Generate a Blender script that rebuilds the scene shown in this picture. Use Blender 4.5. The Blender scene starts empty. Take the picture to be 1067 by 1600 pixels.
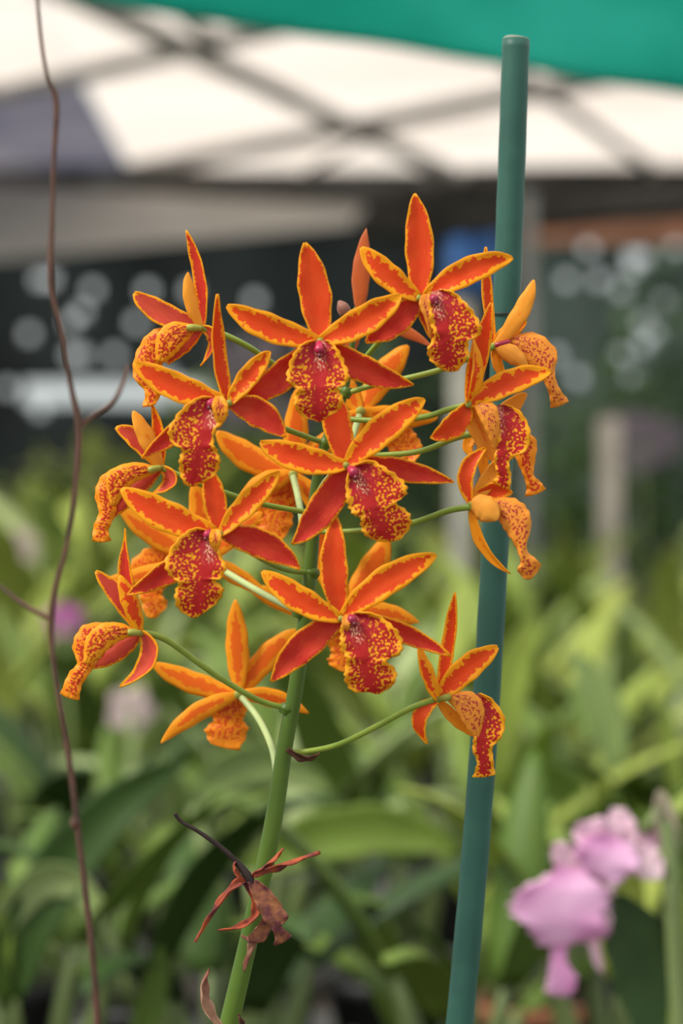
import bpy, math, random
from mathutils import Vector, Matrix
C = bpy.context.scene.collection
rnd = random.Random(7)
# ------------------------------------------------------------------ camera, world, sun, exposure
F = 85.0 / 36.0 * 1600            # focal length in pixels
PITCH = math.radians(1.0)
CAM = Vector((0, 0, 1.30))
FW = Vector((0, math.cos(PITCH), math.sin(PITCH))); UP = Vector((0, -math.sin(PITCH), math.cos(PITCH))); RT = Vector((1, 0, 0))
cd = bpy.data.cameras.new('camera'); cam = bpy.data.objects.new('camera', cd); C.objects.link(cam)
cam.location = CAM; cam.rotation_euler = (math.pi / 2 + PITCH, 0, 0)
cd.sensor_fit = 'VERTICAL'; cd.sensor_height = 36; cd.sensor_width = 24; cd.lens = 85
cd.clip_start = 0.05; cd.clip_end = 200
cd.dof.use_dof = True; cd.dof.focus_distance = 0.985; cd.dof.aperture_fstop = 5.6; cd.dof.aperture_blades = 0
bpy.context.scene.camera = cam
sc = bpy.context.scene
sc.view_settings.view_transform = 'Standard'; sc.view_settings.look = 'None'
sc.view_settings.exposure = 0.5; sc.view_settings.gamma = 1; sc.view_settings.use_curve_mapping = False
wd = bpy.data.worlds.new('world'); sc.world = wd; wd.use_nodes = True
wn = wd.node_tree.nodes; wl = wd.node_tree.links; wn.clear()
wo = wn.new('ShaderNodeOutputWorld'); wb = wn.new('ShaderNodeBackground'); wr = wn.new('ShaderNodeValToRGB')
wt = wn.new('ShaderNodeTexCoord'); ws = wn.new('ShaderNodeSeparateXYZ'); wl.new(wt.outputs['Generated'], ws.inputs[0])
wl.new(ws.outputs['Z'], wr.inputs[0]); wl.new(wr.outputs[0], wb.inputs[0]); wl.new(wb.outputs[0], wo.inputs[0])
wr.color_ramp.elements[0].position = 0.0; wr.color_ramp.elements[0].color = (.50, .55, .53, 1)
wr.color_ramp.elements[1].position = 0.6; wr.color_ramp.elements[1].color = (.97, .97, 1, 1)
wb.inputs[1].default_value = 0.88
sl = bpy.data.lights.new('sun', 'SUN'); sun = bpy.data.objects.new('sun', sl); C.objects.link(sun)
sl.energy = 2.5; sl.angle = math.radians(16); sl.color = (1, .96, .9); sun.location = (0, 0, 6)
sun.rotation_euler = Vector((.62, .30, -.75)).to_track_quat('-Z', 'Y').to_euler()

# ------------------------------------------------------------------ helpers
W = {}
def PT(px, py, z=0.0, D=1.0):
    d = D - z / F
    return CAM + RT * ((px - 533.5) / F * d) + UP * ((800 - py) / F * d) + FW * d
def onz(px, py, zz):                # where the sight line of a pixel meets the level z = zz
    r = RT * ((px - 533.5) / F) + UP * ((800 - py) / F) + FW
    return CAM + r * ((zz - CAM.z) / r.z)
def mesh_obj(name, verts, faces, mats, parent=None, origin=None, uv=None, mm=None, edge=None, solid=0, sub=0, smooth=True, moff=0):
    origin = Vector(origin) if origin is not None else (W[parent.name] if parent else Vector((0, 0, 0)))
    me = bpy.data.meshes.new(name)
    me.from_pydata([tuple(Vector(v) - origin) for v in verts], [], faces)
    if not isinstance(mats, (list, tuple)): mats = [mats]
    for m in mats: me.materials.append(m)
    if uv:
        l1 = me.uv_layers.new(name='UVMap'); l2 = me.uv_layers.new(name='mm')
        for lp in me.loops:
            l1.data[lp.index].uv = uv[lp.vertex_index]; l2.data[lp.index].uv = mm[lp.vertex_index]
    if edge:
        a = me.attributes.new('edge', 'FLOAT', 'POINT')
        for i, e in enumerate(edge): a.data[i].value = e
    if smooth: me.polygons.foreach_set('use_smooth', [True] * len(me.polygons))
    me.update()
    o = bpy.data.objects.new(name, me); C.objects.link(o)
    if parent: o.parent = parent; o.location = origin - W[parent.name]
    else: o.location = origin
    W[o.name] = origin
    if sub:
        s = o.modifiers.new('sub', 'SUBSURF'); s.levels = sub; s.render_levels = sub
    if solid:
        s = o.modifiers.new('solid', 'SOLIDIFY'); s.thickness = solid; s.offset = -1; s.material_offset = moff
    return o
def tag(o, label=None, cat=None, group=None, kind=None):
    if label: o['label'] = label
    if cat: o['category'] = cat
    if group: o['group'] = group
    if kind: o['kind'] = kind
    return o
def empty(name, loc):
    o = bpy.data.objects.new(name, None); o.empty_display_size = .02; C.objects.link(o); o.location = loc; W[o.name] = Vector(loc); return o
def cat_rom(pts, n):
    out = []; m = len(pts)
    for i in range(m - 1):
        p0 = pts[max(i - 1, 0)]; p1 = pts[i]; p2 = pts[i + 1]; p3 = pts[min(i + 2, m - 1)]
        for k in range(n):
            t = k / n
            out.append(tuple(0.5 * (2 * b + (c - a) * t + (2 * a - 5 * b + 4 * c - d) * t * t + (3 * b - a - 3 * c + d) * t ** 3) for a, b, c, d in zip(p0, p1, p2, p3)))
    out.append(tuple(pts[-1])); return out
def tube_data(pts, rads, seg=12, caps=True):
    V_, F_ = [], []; n = len(pts); pts = [Vector(p) for p in pts]
    up = None
    for i in range(n):
        t = (pts[min(i + 1, n - 1)] - pts[max(i - 1, 0)]).normalized()
        if up is None:
            up = t.cross(Vector((0, 1, 0.01)));
            if up.length < 1e-3: up = t.cross(Vector((1, 0, 0)))
        up = (up - t * up.dot(t)).normalized(); b = t.cross(up)
        for k in range(seg):
            a = 2 * math.pi * k / seg
            V_.append(pts[i] + (up * math.cos(a) + b * math.sin(a)) * rads[i])
    for i in range(n - 1):
        for k in range(seg):
            k2 = (k + 1) % seg
            F_.append((i * seg + k, i * seg + k2, (i + 1) * seg + k2, (i + 1) * seg + k))
    if caps:
        F_.append(tuple(range(seg))[::-1]); F_.append(tuple((n - 1) * seg + k for k in range(seg)))
    return V_, F_
def join(*ds):
    V_, F_ = [], []
    for v, f in ds:
        o = len(V_); V_ += list(v); F_ += [tuple(i + o for i in q) for q in f]
    return V_, F_
def px_tube(pts, rads, D, n=6, seg=12):
    """pts (px,py,z), rads in px -> world tube"""
    q = cat_rom([tuple(p) + (r,) for p, r in zip(pts, rads)], n)
    return tube_data([PT(a, b, c, D) for a, b, c, r in q], [r * D / F for a, b, c, r in q], seg)
def box_data(c, s, rot=0):
    M = Matrix.Rotation(rot, 3, 'Z'); c = Vector(c)
    v = [c + M @ Vector((x * s[0] / 2, y * s[1] / 2, z * s[2] / 2)) for x in (-1, 1) for y in (-1, 1) for z in (-1, 1)]
    return v, [(0, 1, 3, 2), (4, 6, 7, 5), (0, 4, 5, 1), (2, 3, 7, 6), (0, 2, 6, 4), (1, 5, 7, 3)]
def lathe_data(prof, c, seg=24):
    V_, F_ = [], []; c = Vector(c)
    for r, z in prof:
        for k in range(seg):
            a = 2 * math.pi * k / seg; V_.append(c + Vector((r * math.cos(a), r * math.sin(a), z)))
    for i in range(len(prof) - 1):
        for k in range(seg):
            k2 = (k + 1) % seg; F_.append((i * seg + k, i * seg + k2, (i + 1) * seg + k2, (i + 1) * seg + k))
    F_.append(tuple(range(seg))[::-1]); F_.append(tuple((len(prof) - 1) * seg + k for k in range(seg)))
    return V_, F_

# ------------------------------------------------------------------ materials
class NT:
    def __init__(s, name):
        s.m = bpy.data.materials.new(name); s.m.use_nodes = True; s.t = s.m.node_tree; s.n = s.t.nodes; s.l = s.t.links; s.n.clear()
        s.out = s.n.new('ShaderNodeOutputMaterial')
    def node(s, t, **k):
        n = s.n.new(t)
        for a, b in k.items(): setattr(n, a, b)
        return n
    def put(s, inp, v):
        if hasattr(v, 'is_linked') or isinstance(v, bpy.types.NodeSocket): s.l.new(v, inp)
        elif isinstance(v, (tuple, list)) and len(v) == 3 and inp.type == 'RGBA': inp.default_value = tuple(v) + (1,)
        else: inp.default_value = v
    def math(s, op, a, b=0.0, c=None, clamp=False):
        n = s.node('ShaderNodeMath', operation=op, use_clamp=clamp); s.put(n.inputs[0], a); s.put(n.inputs[1], b)
        if c is not None: s.put(n.inputs[2], c)
        return n.outputs[0]
    def mix(s, f, a, b):
        n = s.node('ShaderNodeMix', data_type='RGBA'); s.put(n.inputs[0], f); s.put(n.inputs[6], a); s.put(n.inputs[7], b); return n.outputs[2]
    def noise(s, vec, scale, detail=2.0, rough=.5, dist=0.0):
        n = s.node('ShaderNodeTexNoise'); s.put(n.inputs['Scale'], scale); s.put(n.inputs['Detail'], detail); s.put(n.inputs['Roughness'], rough); s.put(n.inputs['Distortion'], dist)
        if vec is not None: s.l.new(vec, n.inputs['Vector'])
        return n.outputs[0]
    def ramp(s, f, lo, hi):           # smooth 0..1 between lo and hi
        n = s.node('ShaderNodeMapRange', interpolation_type='SMOOTHSTEP'); s.put(n.inputs[0], f); s.put(n.inputs[1], lo); s.put(n.inputs[2], hi); return n.outputs[0]
    def uv(s, name):
        return s.node('ShaderNodeUVMap', uv_map=name).outputs[0]
    def attr(s, name):
        return s.node('ShaderNodeAttribute', attribute_name=name).outputs['Fac']
    def finish(s, col, rough=.5, spec=.4, transl=0.0, tcol=None, bump=None, bs=.3, bd=.0005, metal=0, alpha=None):
        p = s.node('ShaderNodeBsdfPrincipled'); s.put(p.inputs['Base Color'], col); s.put(p.inputs['Roughness'], rough); p.inputs['Specular IOR Level'].default_value = spec; p.inputs['Metallic'].default_value = metal
        if bump is not None:
            b = s.node('ShaderNodeBump'); b.inputs['Strength'].default_value = bs; b.inputs['Distance'].default_value = bd; s.l.new(bump, b.inputs['Height']); s.l.new(b.outputs[0], p.inputs['Normal'])
        sh = p.outputs[0]
        if transl:
            t = s.node('ShaderNodeBsdfTranslucent'); s.put(t.inputs[0], tcol if tcol is not None else col)
            mx = s.node('ShaderNodeMixShader'); mx.inputs[0].default_value = transl; s.l.new(sh, mx.inputs[1]); s.l.new(t.outputs[0], mx.inputs[2]); sh = mx.outputs[0]
        s.l.new(sh, s.out.inputs[0]); return s.m

YEL = (.95, .42, .008); RED = (.76, .060, .006); CRI = (.60, .028, .018); ORG = (.88, .23, .006)
def petal_mat(name, margin, red, yel, amp=20.0, fine=9.0):
    t = NT(name); mm = t.uv('mm'); e = t.attr('edge')
    n1 = t.noise(mm, 1.0, 1.0, .5); n2 = t.noise(mm, 3.0, 2.0, .6)
    v = t.math('ADD', e, t.math('ADD', t.math('MULTIPLY', t.math('SUBTRACT', n1, .5), amp), t.math('MULTIPLY', t.math('SUBTRACT', n2, .5), fine)))
    f = t.ramp(v, margin - .7, margin + .7)
    sx = t.node('ShaderNodeMapping'); sx.inputs['Scale'].default_value = (5, .5, 1); t.l.new(mm, sx.inputs[0])
    vein = t.noise(sx.outputs[0], 1.2, 2)
    n3 = t.noise(mm, .35, 1)
    rc = t.mix(t.ramp(n3, .35, .65), red, tuple(x * .85 + y * .15 for x, y in zip(red, (.8, .16, .02))))
    rc = t.mix(t.math('MULTIPLY', t.ramp(vein, .4, .7), .22), rc, (.82, .15, .02))
    yc = t.mix(t.ramp(vein, .3, .7), yel, tuple(x * y for x, y in zip(yel, (.97, .88, 1))))
    return t.finish(t.mix(f, yc, rc), .5, .2, .28, bump=vein, bs=.25, bd=.0004)
M = {}
M['petal'] = petal_mat('petal_orange_red_yellow_margin', 7.0, RED, YEL)
M['sepal'] = petal_mat('sepal_red_thin_yellow_margin', 2.6, (.74, .058, .007), YEL, 7, 9)
M['lsepal'] = petal_mat('lateral_sepal_crimson', 2.2, (.63, .032, .024), YEL, 6, 9)
M['pback'] = petal_mat('tepal_back_orange', 9.5, (.86, .16, .008), (.94, .38, .012), 12, 6)
M['pbacky'] = petal_mat('tepal_back_yellow', 14, (.90, .27, .015), (.94, .42, .035), 12, 5)
M['pyellow'] = petal_mat('tepal_back_plain_yellow_orange', 40, (.90, .27, .015), (.93, .42, .05), 3, 3)
M['pink'] = petal_mat('sepal_back_pinkish_red', 3.0, (.62, .07, .045), YEL, 6, 5)
M['brown'] = petal_mat('withered_tepal', 3.0, (.36, .085, .03), (.45, .12, .04), 6, 5)
M['bronze'] = petal_mat('bronze_orange_tepal', 3.0, (.55, .12, .03), (.62, .17, .05), 6, 5)
def lip_mat(name, red, yel, core, cover, k=1.0, spot=0.0):
    t = NT(name); mm = t.uv('mm'); e = t.attr('edge'); s = t.node('ShaderNodeSeparateXYZ'); t.l.new(mm, s.inputs[0])
    x, y = s.outputs[0], s.outputs[1]
    r = t.math('SQRT', t.math('ADD', t.math('MULTIPLY', x, x), t.math('MULTIPLY', y, y)))
    th = t.math('ARCTAN2', x, t.math('ADD', y, .6))
    cb = t.node('ShaderNodeCombineXYZ'); t.put(cb.inputs[0], t.math('MULTIPLY', th, 4.5 * k)); t.put(cb.inputs[1], t.math('MULTIPLY', r, .55 * k)); cb.inputs[2].default_value = 3.3
    n = t.noise(cb.outputs[0], 2.6, 2, .5, .5)
    n2 = t.noise(mm, 2.1, 1.5, .45)
    wv = t.math('MULTIPLY', t.math('SUBTRACT', 1.0, t.ramp(r, 4.0, 7.5)), .75)
    nn = t.math('ADD', t.math('MULTIPLY', n, wv), t.math('MULTIPLY', n2, t.math('SUBTRACT', 1.0, wv)))
    ed = t.math('SUBTRACT', t.ramp(e, 2.0, 8.5), 1.0)
    ce = t.math('SUBTRACT', 1.0, t.ramp(t.math('ABSOLUTE', x), .15, 1.5))
    th_ = t.math('SUBTRACT', 1.0, t.ramp(r, 1.0, 5.5))
    b = t.math('ADD', t.math('MULTIPLY', ed, .26), t.math('ADD', t.math('MULTIPLY', ce, core), t.math('MULTIPLY', th_, core * .45)))
    v = t.math('ADD', nn, b)
    f = t.ramp(v, cover - .012, cover + .012)
    # pale guide lines down the throat
    g = t.noise(cb.outputs[0], 4.6, 1, .4)
    gl = t.math('MULTIPLY', t.ramp(g, .53, .58), t.math('SUBTRACT', 1.0, t.ramp(r, 3.2, 5.5)))
    gl = t.math('MULTIPLY', gl, t.math('SUBTRACT', 1.0, t.ramp(t.math('ABSOLUTE', x), .5, 1.1)))
    rc = t.mix(t.ramp(r, .8, 6), tuple(a * b for a, b in zip(red, (.75, .5, 1.6))), red)
    col = t.mix(f, yel, rc); col = t.mix(t.math('MULTIPLY', gl, 1.0 if core > .05 else 0.0), col, (.9, .55, .32))
    return t.finish(col, .48, .25, .22, bump=n, bs=.3, bd=.0005)
M['lip'] = lip_mat('lip_crimson_on_yellow', (.52, .018, .016), (.95, .41, .010), .18, .458)
M['lipside'] = lip_mat('lip_spotted_orange', (.60, .045, .012), (.94, .37, .012), .0, .485, 1.5)
M['lipback'] = lip_mat('lip_back_dull_orange_spotted', (.50, .045, .03), (.86, .31, .03), .0, .535, 1.5)
M['lipblur'] = lip_mat('lip_back_bright_orange', (.78, .10, .008), (.93, .30, .008), .0, .51)
M['liptop'] = lip_mat('lip_midlobe_orange', (.62, .045, .010), (.92, .31, .008), .03, .495, .8)
def simple(name, col, rough=.5, spec=.4, var=.25, sc_=20, transl=0, bs=0, bd=.001, col2=None, detail=3, metal=0, coord='Object'):
    t = NT(name); tc = t.node('ShaderNodeTexCoord').outputs[coord]; n = t.noise(tc, sc_, detail)
    c2 = col2 or tuple(min(1, c * (1 - var)) for c in col)
    c = t.mix(t.ramp(n, .35, .65), col, c2)
    return t.finish(c, rough, spec, transl, bump=n if bs else None, bs=bs, bd=bd, metal=metal)
M['column'] = simple('column_magenta', (.48, .02, .07), .3, .5, .35, 300)
M['anther'] = simple('anther_cap_dark', (.16, .01, .02), .3, .5, .3, 300)
M['pedicel'] = simple('pedicel_green', (.27, .36, .045), .4, .35, .3, 60, col2=(.18, .27, .03))
M['pedicel_pale'] = simple('pedicel_pale_green', (.42, .52, .20), .4, .4, .2, 60)
M['ovary'] = simple('flower_heart_green', (.38, .38, .06), .45, .3, .3, 200)
M['stem'] = simple('spike_green', (.06, .115, .010), .4, .3, .3, 25, col2=(.09, .155, .016), bs=.15)
M['stake'] = simple('green_plastic_stake', (.028, .105, .075), .5, .35, .25, 45, col2=(.022, .085, .062), bs=.1)
M['stake_end'] = simple('stake_core', (.25, .3, .22), .6, .3, .2, 100)
M['wire'] = simple('dark_wire', (.03, .03, .025), .5, .4)
M['bract'] = simple('dry_tan_bract', (.42, .24, .15), .7, .2, .4, 120, col2=(.20, .07, .045))
M['dark_bract'] = simple('dark_brown_bract', (.10, .04, .02), .7, .2, .4, 120)
M['bud'] = simple('shrivelled_bud_brown', (.30, .13, .09), .6, .3, .4, 200, bs=.5)
M['vine'] = simple('dry_brown_stem', (.13, .065, .045), .7, .2, .4, 60, col2=(.075, .042, .03), bs=.4)
M['wilt_stalk'] = simple('blackened_stalk', (.03, .016, .012), .6, .3, .3, 150)
M['wilt'] = simple('withered_red_brown', (.42, .085, .03), .65, .25, .5, 130, col2=(.13, .03, .03), bs=.6, transl=.1)
M['wilt_lip'] = simple('withered_lip_purple_brown', (.36, .14, .06), .7, .2, .5, 170, col2=(.14, .04, .045), bs=.8, transl=.08)

# ------------------------------------------------------------------ petals and lips
TH = .0005
def bez(a, b, c, s): return a * (1 - s) ** 2 + b * 2 * s * (1 - s) + c * s * s
def tepal(name, fl, tip, w, D, bend=0.0, z=(0, 6, 0), roll=0, twist=0, cup=.18, mats=('petal', 'pback'), base=None, blunt=.8, via=None, n=26, m=8, ripple=.03, root=.06, pk=None):
    if pk is None: pk = {'petal': 1.12, 'dorsal_sepal': 1.06}.get(name, .95)
    if blunt == .8: blunt = {'petal': .58, 'dorsal_sepal': .66}.get(name, .76)
    cx, cy = fl['c']; base = base or (cx, cy)
    a = Vector((base[0], -base[1])); t = Vector((tip[0], -tip[1])); d = t - a; L = d.length
    per = Vector((-d.y, d.x)).normalized()
    if via: ctl = (Vector((via[0], -via[1])) - a * .25 - t * .25) * 2
    else: ctl = (a + t) / 2 + per * bend * 2
    rr = rnd.random; ph = rr() * 6; off = (rr() * 50, rr() * 50)
    sp = []
    for i in range(n + 1):
        s = i / n; q = bez(a, ctl, t, s); zz = bez(z[0], 2 * z[1] - (z[0] + z[2]) / 2, z[2], s) + fl.get('z', 0)
        sp.append(Vector((q.x, q.y, zz)))
    V_, uv, mm, ed, Fc = [], [], [], [], []
    for i in range(n + 1):
        s = i / n; T = (sp[min(i + 1, n)] - sp[max(i - 1, 0)]).normalized()
        P = Vector((0, 0, 1)).cross(T)
        if P.length < 1e-4: P = Vector((1, 0, 0))
        P.normalize(); N = T.cross(P)
        r = math.radians(roll + twist * s); Pr = P * math.cos(r) + N * math.sin(r); Nr = T.cross(Pr)
        hw = w / 2 * max(.02, math.sin(math.pi * (root + (1 - root) * s) ** pk)) ** blunt
        for j in range(m + 1):
            u = 2 * j / m - 1
            rp = ripple * w * math.sin(s * 17 + ph + u * 1.5) * abs(u) ** 2
            h = hw * (1 + .035 * math.sin(s * 23 + ph * 2 + (3 if u > 0 else 0)))
            p = sp[i] + Pr * u * h + Nr * (cup * hw * u * u * 1.3 - cup * hw * .3 + rp - .04 * hw * math.exp(-(u / .15) ** 2))
            V_.append(PT(p.x, -p.y, p.z, D)); uv.append((j / m, s)); mm.append((u * hw / 10 + off[0], s * L / 10 + off[1]))
            ed.append(min((1 - abs(u)) * hw, (1 - s) * L * .55))
    for i in range(n):
        for j in range(m):
            k = i * (m + 1) + j; Fc.append((k, k + m + 1, k + m + 2, k + 1))
    return mesh_obj(name, V_, Fc, [M[x] for x in mats], fl['o'], None, uv, mm, ed, solid=TH, moff=1)
def lip(name, fl, Lp, Rp, D, z=(4, 22, 8), cup=10, ruff=3.0, mats=('lip', 'lipback'), parent=None, base=None, m=16, per=6, cuptail=-4, freq=34, core=0):
    a = cat_rom([tuple(p) for p in Lp], per); b = cat_rom([tuple(p) for p in Rp], per); n = len(a) - 1
    base = base or ((Lp[0][0] + Rp[0][0]) / 2, (Lp[0][1] + Rp[0][1]) / 2)
    end = ((a[-1][0] + b[-1][0]) / 2, (a[-1][1] + b[-1][1]) / 2)
    d = Vector((end[0] - base[0], end[1] - base[1])); L = d.length; d.normalize(); pr = Vector((-d.y, d.x))
    ph = rnd.random() * 6
    V_, uv, mm, ed, Fc = [], [], [], [], []
    for i in range(n + 1):
        s = i / n; A = Vector(a[i]); B = Vector(b[i]); w = (B - A).length
        zz = bez(z[0], 2 * z[1] - (z[0] + z[2]) / 2, z[2], s) + fl.get('z', 0)
        cu = cup * (1 - s) ** 1.2 + cuptail * s
        for j in range(m + 1):
            u = 2 * j / m - 1; wig = 1 + .045 * math.sin(i * 1.9 + ph + (2 if u > 0 else 0)) * (ruff / 3)
            q = (A + B) / 2 + (B - A) / 2 * u * (wig if abs(u) > .6 else 1)
            if s > .9: q = q + d * (s - .9) * 26 * (1 - abs(u) ** 2)
            q2 = (q - Vector(base)); xx = q2.dot(pr); yy = q2.dot(d)
            zr = cu * u * u + ruff * abs(u) ** 2.5 * math.sin(s * freq + ph + (1.3 if u > 0 else 0)) * (.4 + s) - 1.2 * math.exp(-(u / .12) ** 2)
            V_.append(PT(q.x, q.y, zz + zr, D)); uv.append((j / m, s)); mm.append((xx / 10, yy / 10))
            ed.append(min((1 - abs(u)) * w / 2, (1 - s) * L * .8))
    for i in range(n):
        for j in range(m):
            k = i * (m + 1) + j; Fc.append((k, k + m + 1, k + m + 2, k + 1))
    return mesh_obj(name, V_, Fc, [M[x] for x in mats], parent or fl['o'], None, uv, mm, ed, solid=TH, moff=1)
def column(fl, p, q, r, D, z=(14, 22)):
    pts = [(p[0] + (q[0] - p[0]) * t, p[1] + (q[1] - p[1]) * t, z[0] + (z[1] - z[0]) * t + fl.get('z', 0)) for t in (0, .25, .6, .85, 1)]
    o = mesh_obj('column', *px_tube(pts, [r * .45, r * .75, r, r * .9, r * .35], D, 4), M['column'], fl['o'])
    e = pts[-1]; a = px_tube([(e[0], e[1] + r * .1, e[2] + r * .2), (e[0], e[1] + r * .5, e[2] + r * .5), (e[0], e[1] + r * .9, e[2] + r * .4)], [r * .3, r * .5, r * .2], D, 3)
    mesh_obj('anther_cap', *a, M['anther'], fl['o'])
SP = empty('orchid_spike', PT(480, 2500, 0, 1.0))
tag(SP, 'orange and red spotted orchid spike in sharp focus on a tall green stem', 'orchid')
def flower(name_label, c, D, ped, prad=(4.2, 4.2, 5.0), pale=False, heart=6, z=0):
    """ped: pixel polyline (px,py,depth) from stem to flower heart; part mesh = stalk with the heart of the flower"""
    n = len(ped); rs = [prad[0] + (prad[2] - prad[0]) * i / (n - 1) for i in range(n)]
    q = cat_rom([(p[0], p[1], p[2], r) for p, r in zip(ped, rs)], 6)
    d1 = tube_data([PT(a, b, 0, dd) for a, b, dd, r in q], [r / F for a, b, dd, r in q], 12)
    o = mesh_obj('flower', *d1, [M['pedicel_pale' if pale else 'pedicel'], M['ovary']], SP, PT(c[0], c[1], 0, D))
    h = px_tube([(c[0], c[1], -8 + z), (c[0], c[1], -2 + z), (c[0], c[1], 4 + z), (c[0], c[1], 6 + z)], [heart * .5, heart, heart * .8, 1], D, 3)
    fl = {'o': o, 'c': c, 'z': z}
    mesh_obj('flower_heart', *h, M['ovary'], o)
    o['label'] = name_label
    return fl
# depth of the stem axis is 1.0; pedicels given as (px, py, depth)
stem_pts = [(330, 2480, 1.0), (322, 2000, 1.0), (335, 1700, 1.0), (358, 1600, 1.0), (395, 1440, 1.0), (426, 1290, 1.0), (446, 1160, 1.0), (461, 1080, 1.0), (478, 960, 1.0), (488, 850, 1.0), (493, 770, 1.0), (507, 695, 1.0), (530, 640, 1.0), (543, 590, 1.0), (550, 540, 1.0), (556, 480, 1.0)]
stem_r = [16, 16, 16, 15.5, 14.5, 14, 12.5, 12, 11.5, 10.5, 9.5, 7.5, 6.5, 5.5, 4.5, 3]
q = cat_rom([p + (r,) for p, r in zip(stem_pts, stem_r)], 8)
mesh_obj('stem', *tube_data([PT(a, b, 0, d) for a, b, d, r in q], [r / F for a, b, d, r in q], 20), M['stem'], SP)

PB = ('petal', 'pback'); SB = ('sepal', 'pback'); LS = ('lsepal', 'pback')
BK = ('pback', 'petal'); BY = ('pbacky', 'sepal'); PK = ('pink', 'sepal')
# --- A top centre, facing the viewer
D = .955; A = flower('front-facing flower at the top centre of the spike', (500, 533), D, [(545, 590, 1.0), (530, 565, .99), (508, 542, .965), (500, 534, .957)])
tepal('dorsal_sepal', A, (477, 379), 50, D, -3, (0, -6, -4), 6, -6, .15, SB, root=.08)
tepal('petal', A, (354, 478), 43, D, 8, (2, 8, -2), 8, -20, .15, PB)
tepal('petal', A, (626, 461), 46, D, -6, (2, 4, 6), -10, 12, .2, PB)
tepal('lateral_sepal', A, (368, 636), 46, D, 6, (-6, -8, -14), -14, 10, .2, LS)
tepal('lateral_sepal', A, (646, 602), 44, D, -10, (-6, -6, -12), 10, 10, .2, LS)
lip('lip', A, [(490, 532), (470, 540), (456, 560), (448, 588), (455, 601), (466, 608), (460, 620), (461, 638), (474, 652), (492, 657)],
    [(510, 532), (523, 541), (535, 560), (545, 586), (541, 598), (528, 606), (535, 620), (533, 637), (518, 648), (505, 657)], D, (4, 26, 12), 16)
column(A, (499, 534), (499, 552), 8, D, (12, 26))
# --- B upper right
D = .96; B = flower('front-facing flower at the upper right, its lip turned to the right', (655, 466), D, [(545, 590, 1.0), (570, 560, .995), (600, 525, .985), (640, 480, .968), (655, 466, .962)])
tepal('dorsal_sepal', B, (648, 302), 44, D, -4, (0, -6, -6), -5, 8, .18, SB, root=.08)
tepal('petal', B, (565, 386), 39, D, 6, (2, 10, 4), 10, -10, .2, PB)
tepal('petal', B, (801, 402), 42, D, 10, (2, 8, 0), -12, 16, .2, PB, base=(664, 466))
tepal('lateral_sepal', B, (571, 535), 44, D, 4, (-4, -2, -8), -8, 0, .2, LS)
tepal('lateral_sepal', B, (712, 560), 36, D, 0, (-10, -14, -20), 0, 0, .2, LS)
b = lip('lip', B, [(672, 456), (670, 468), (671, 485), (673, 505), (678, 524), (668, 545), (672, 563), (690, 578)],
    [(688, 453), (708, 457), (728, 474), (746, 497), (752, 520), (733, 533), (732, 556), (716, 579)], D, (6, 26, 10), 12)
lip('side_lobe', B, [(660, 460), (655, 475), (664, 500), (671, 528)], [(674, 458), (678, 480), (677, 505), (675, 528)], D, (10, 24, 14), 5, 1.5, ('lipback', 'lip'), m=8)
column(B, (672, 464), (682, 470), 8, D, (14, 28))
# --- C centre
D = .955; Cc = flower('large front-facing flower at the middle of the spike', (541, 727), D, [(493, 790, 1.0), (500, 765, .99), (518, 742, .972), (541, 727, .96)], pale=True)
tepal('dorsal_sepal', Cc, (510, 590), 44, D, 0, (-4, -16, -22), 6, 0, .18, SB, root=.09)
tepal('petal', Cc, (406, 691), 44, D, 8, (2, 8, 0), 10, -8, .2, PB)
tepal('petal', Cc, (664, 624), 47, D, 6, (2, 8, 0), -10, 10, .15, PB)
tepal('lateral_sepal', Cc, (457, 851), 49, D, 8, (-4, -2, -10), -8, 8, .2, LS)
tepal('lateral_sepal', Cc, (709, 754), 37, D, 6, (-8, -14, -16), 8, 0, .2, LS, root=.12)
lip('lip', Cc, [(546, 735), (542, 752), (541, 775), (545, 792), (554, 805), (564, 809), (564, 823), (572, 838), (590, 846)],
    [(556, 727), (580, 720), (606, 734), (631, 753), (635, 772), (618, 785), (638, 800), (642, 822), (626, 843)], D, (6, 28, 12), 14)
column(Cc, (546, 730), (556, 742), 8.5, D, (14, 30))
# --- D lower centre
D = .955; Dd = flower('large front-facing flower at the lower centre beside the thick stem', (533, 967), D, [(481, 995, 1.0), (500, 985, .99), (518, 972, .97), (533, 967, .96)], pale=True)
tepal('dorsal_sepal', Dd, (526, 806), 42, D, 8, (0, 4, -6), 6, -8, .18, SB, root=.06)
tepal('petal', Dd, (410, 892), 42, D, 8, (2, 8, 0), 10, 0, .2, PB)
tepal('petal', Dd, (682, 868), 46, D, 10, (2, 8, 0), -10, 10, .15, PB)
tepal('lateral_sepal', Dd, (424, 1066), 47, D, -8, (-4, -2, -10), -8, 8, .2, LS)
tepal('lateral_sepal', Dd, (704, 1026), 34, D, 10, (-8, -14, -10), 8, 0, .2, LS, root=.14)
lip('lip', Dd, [(540, 966), (534, 978), (532, 996), (533, 1014), (542, 1029), (539, 1046), (540, 1067), (555, 1082), (576, 1080)],
    [(556, 957), (586, 960), (612, 977), (628, 1000), (624, 1023), (602, 1031), (619, 1048), (615, 1070), (594, 1084)], D, (6, 28, 12), 14)
lip('side_lobe', Dd, [(537, 962), (534, 972), (536, 980), (540, 986)], [(542, 960), (547, 970), (547, 980), (543, 988)], D, (18, 30, 22), 4, 1, ('lipback', 'lip'), m=6)
column(Dd, (543, 963), (554, 971), 8, D, (14, 30))
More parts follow.
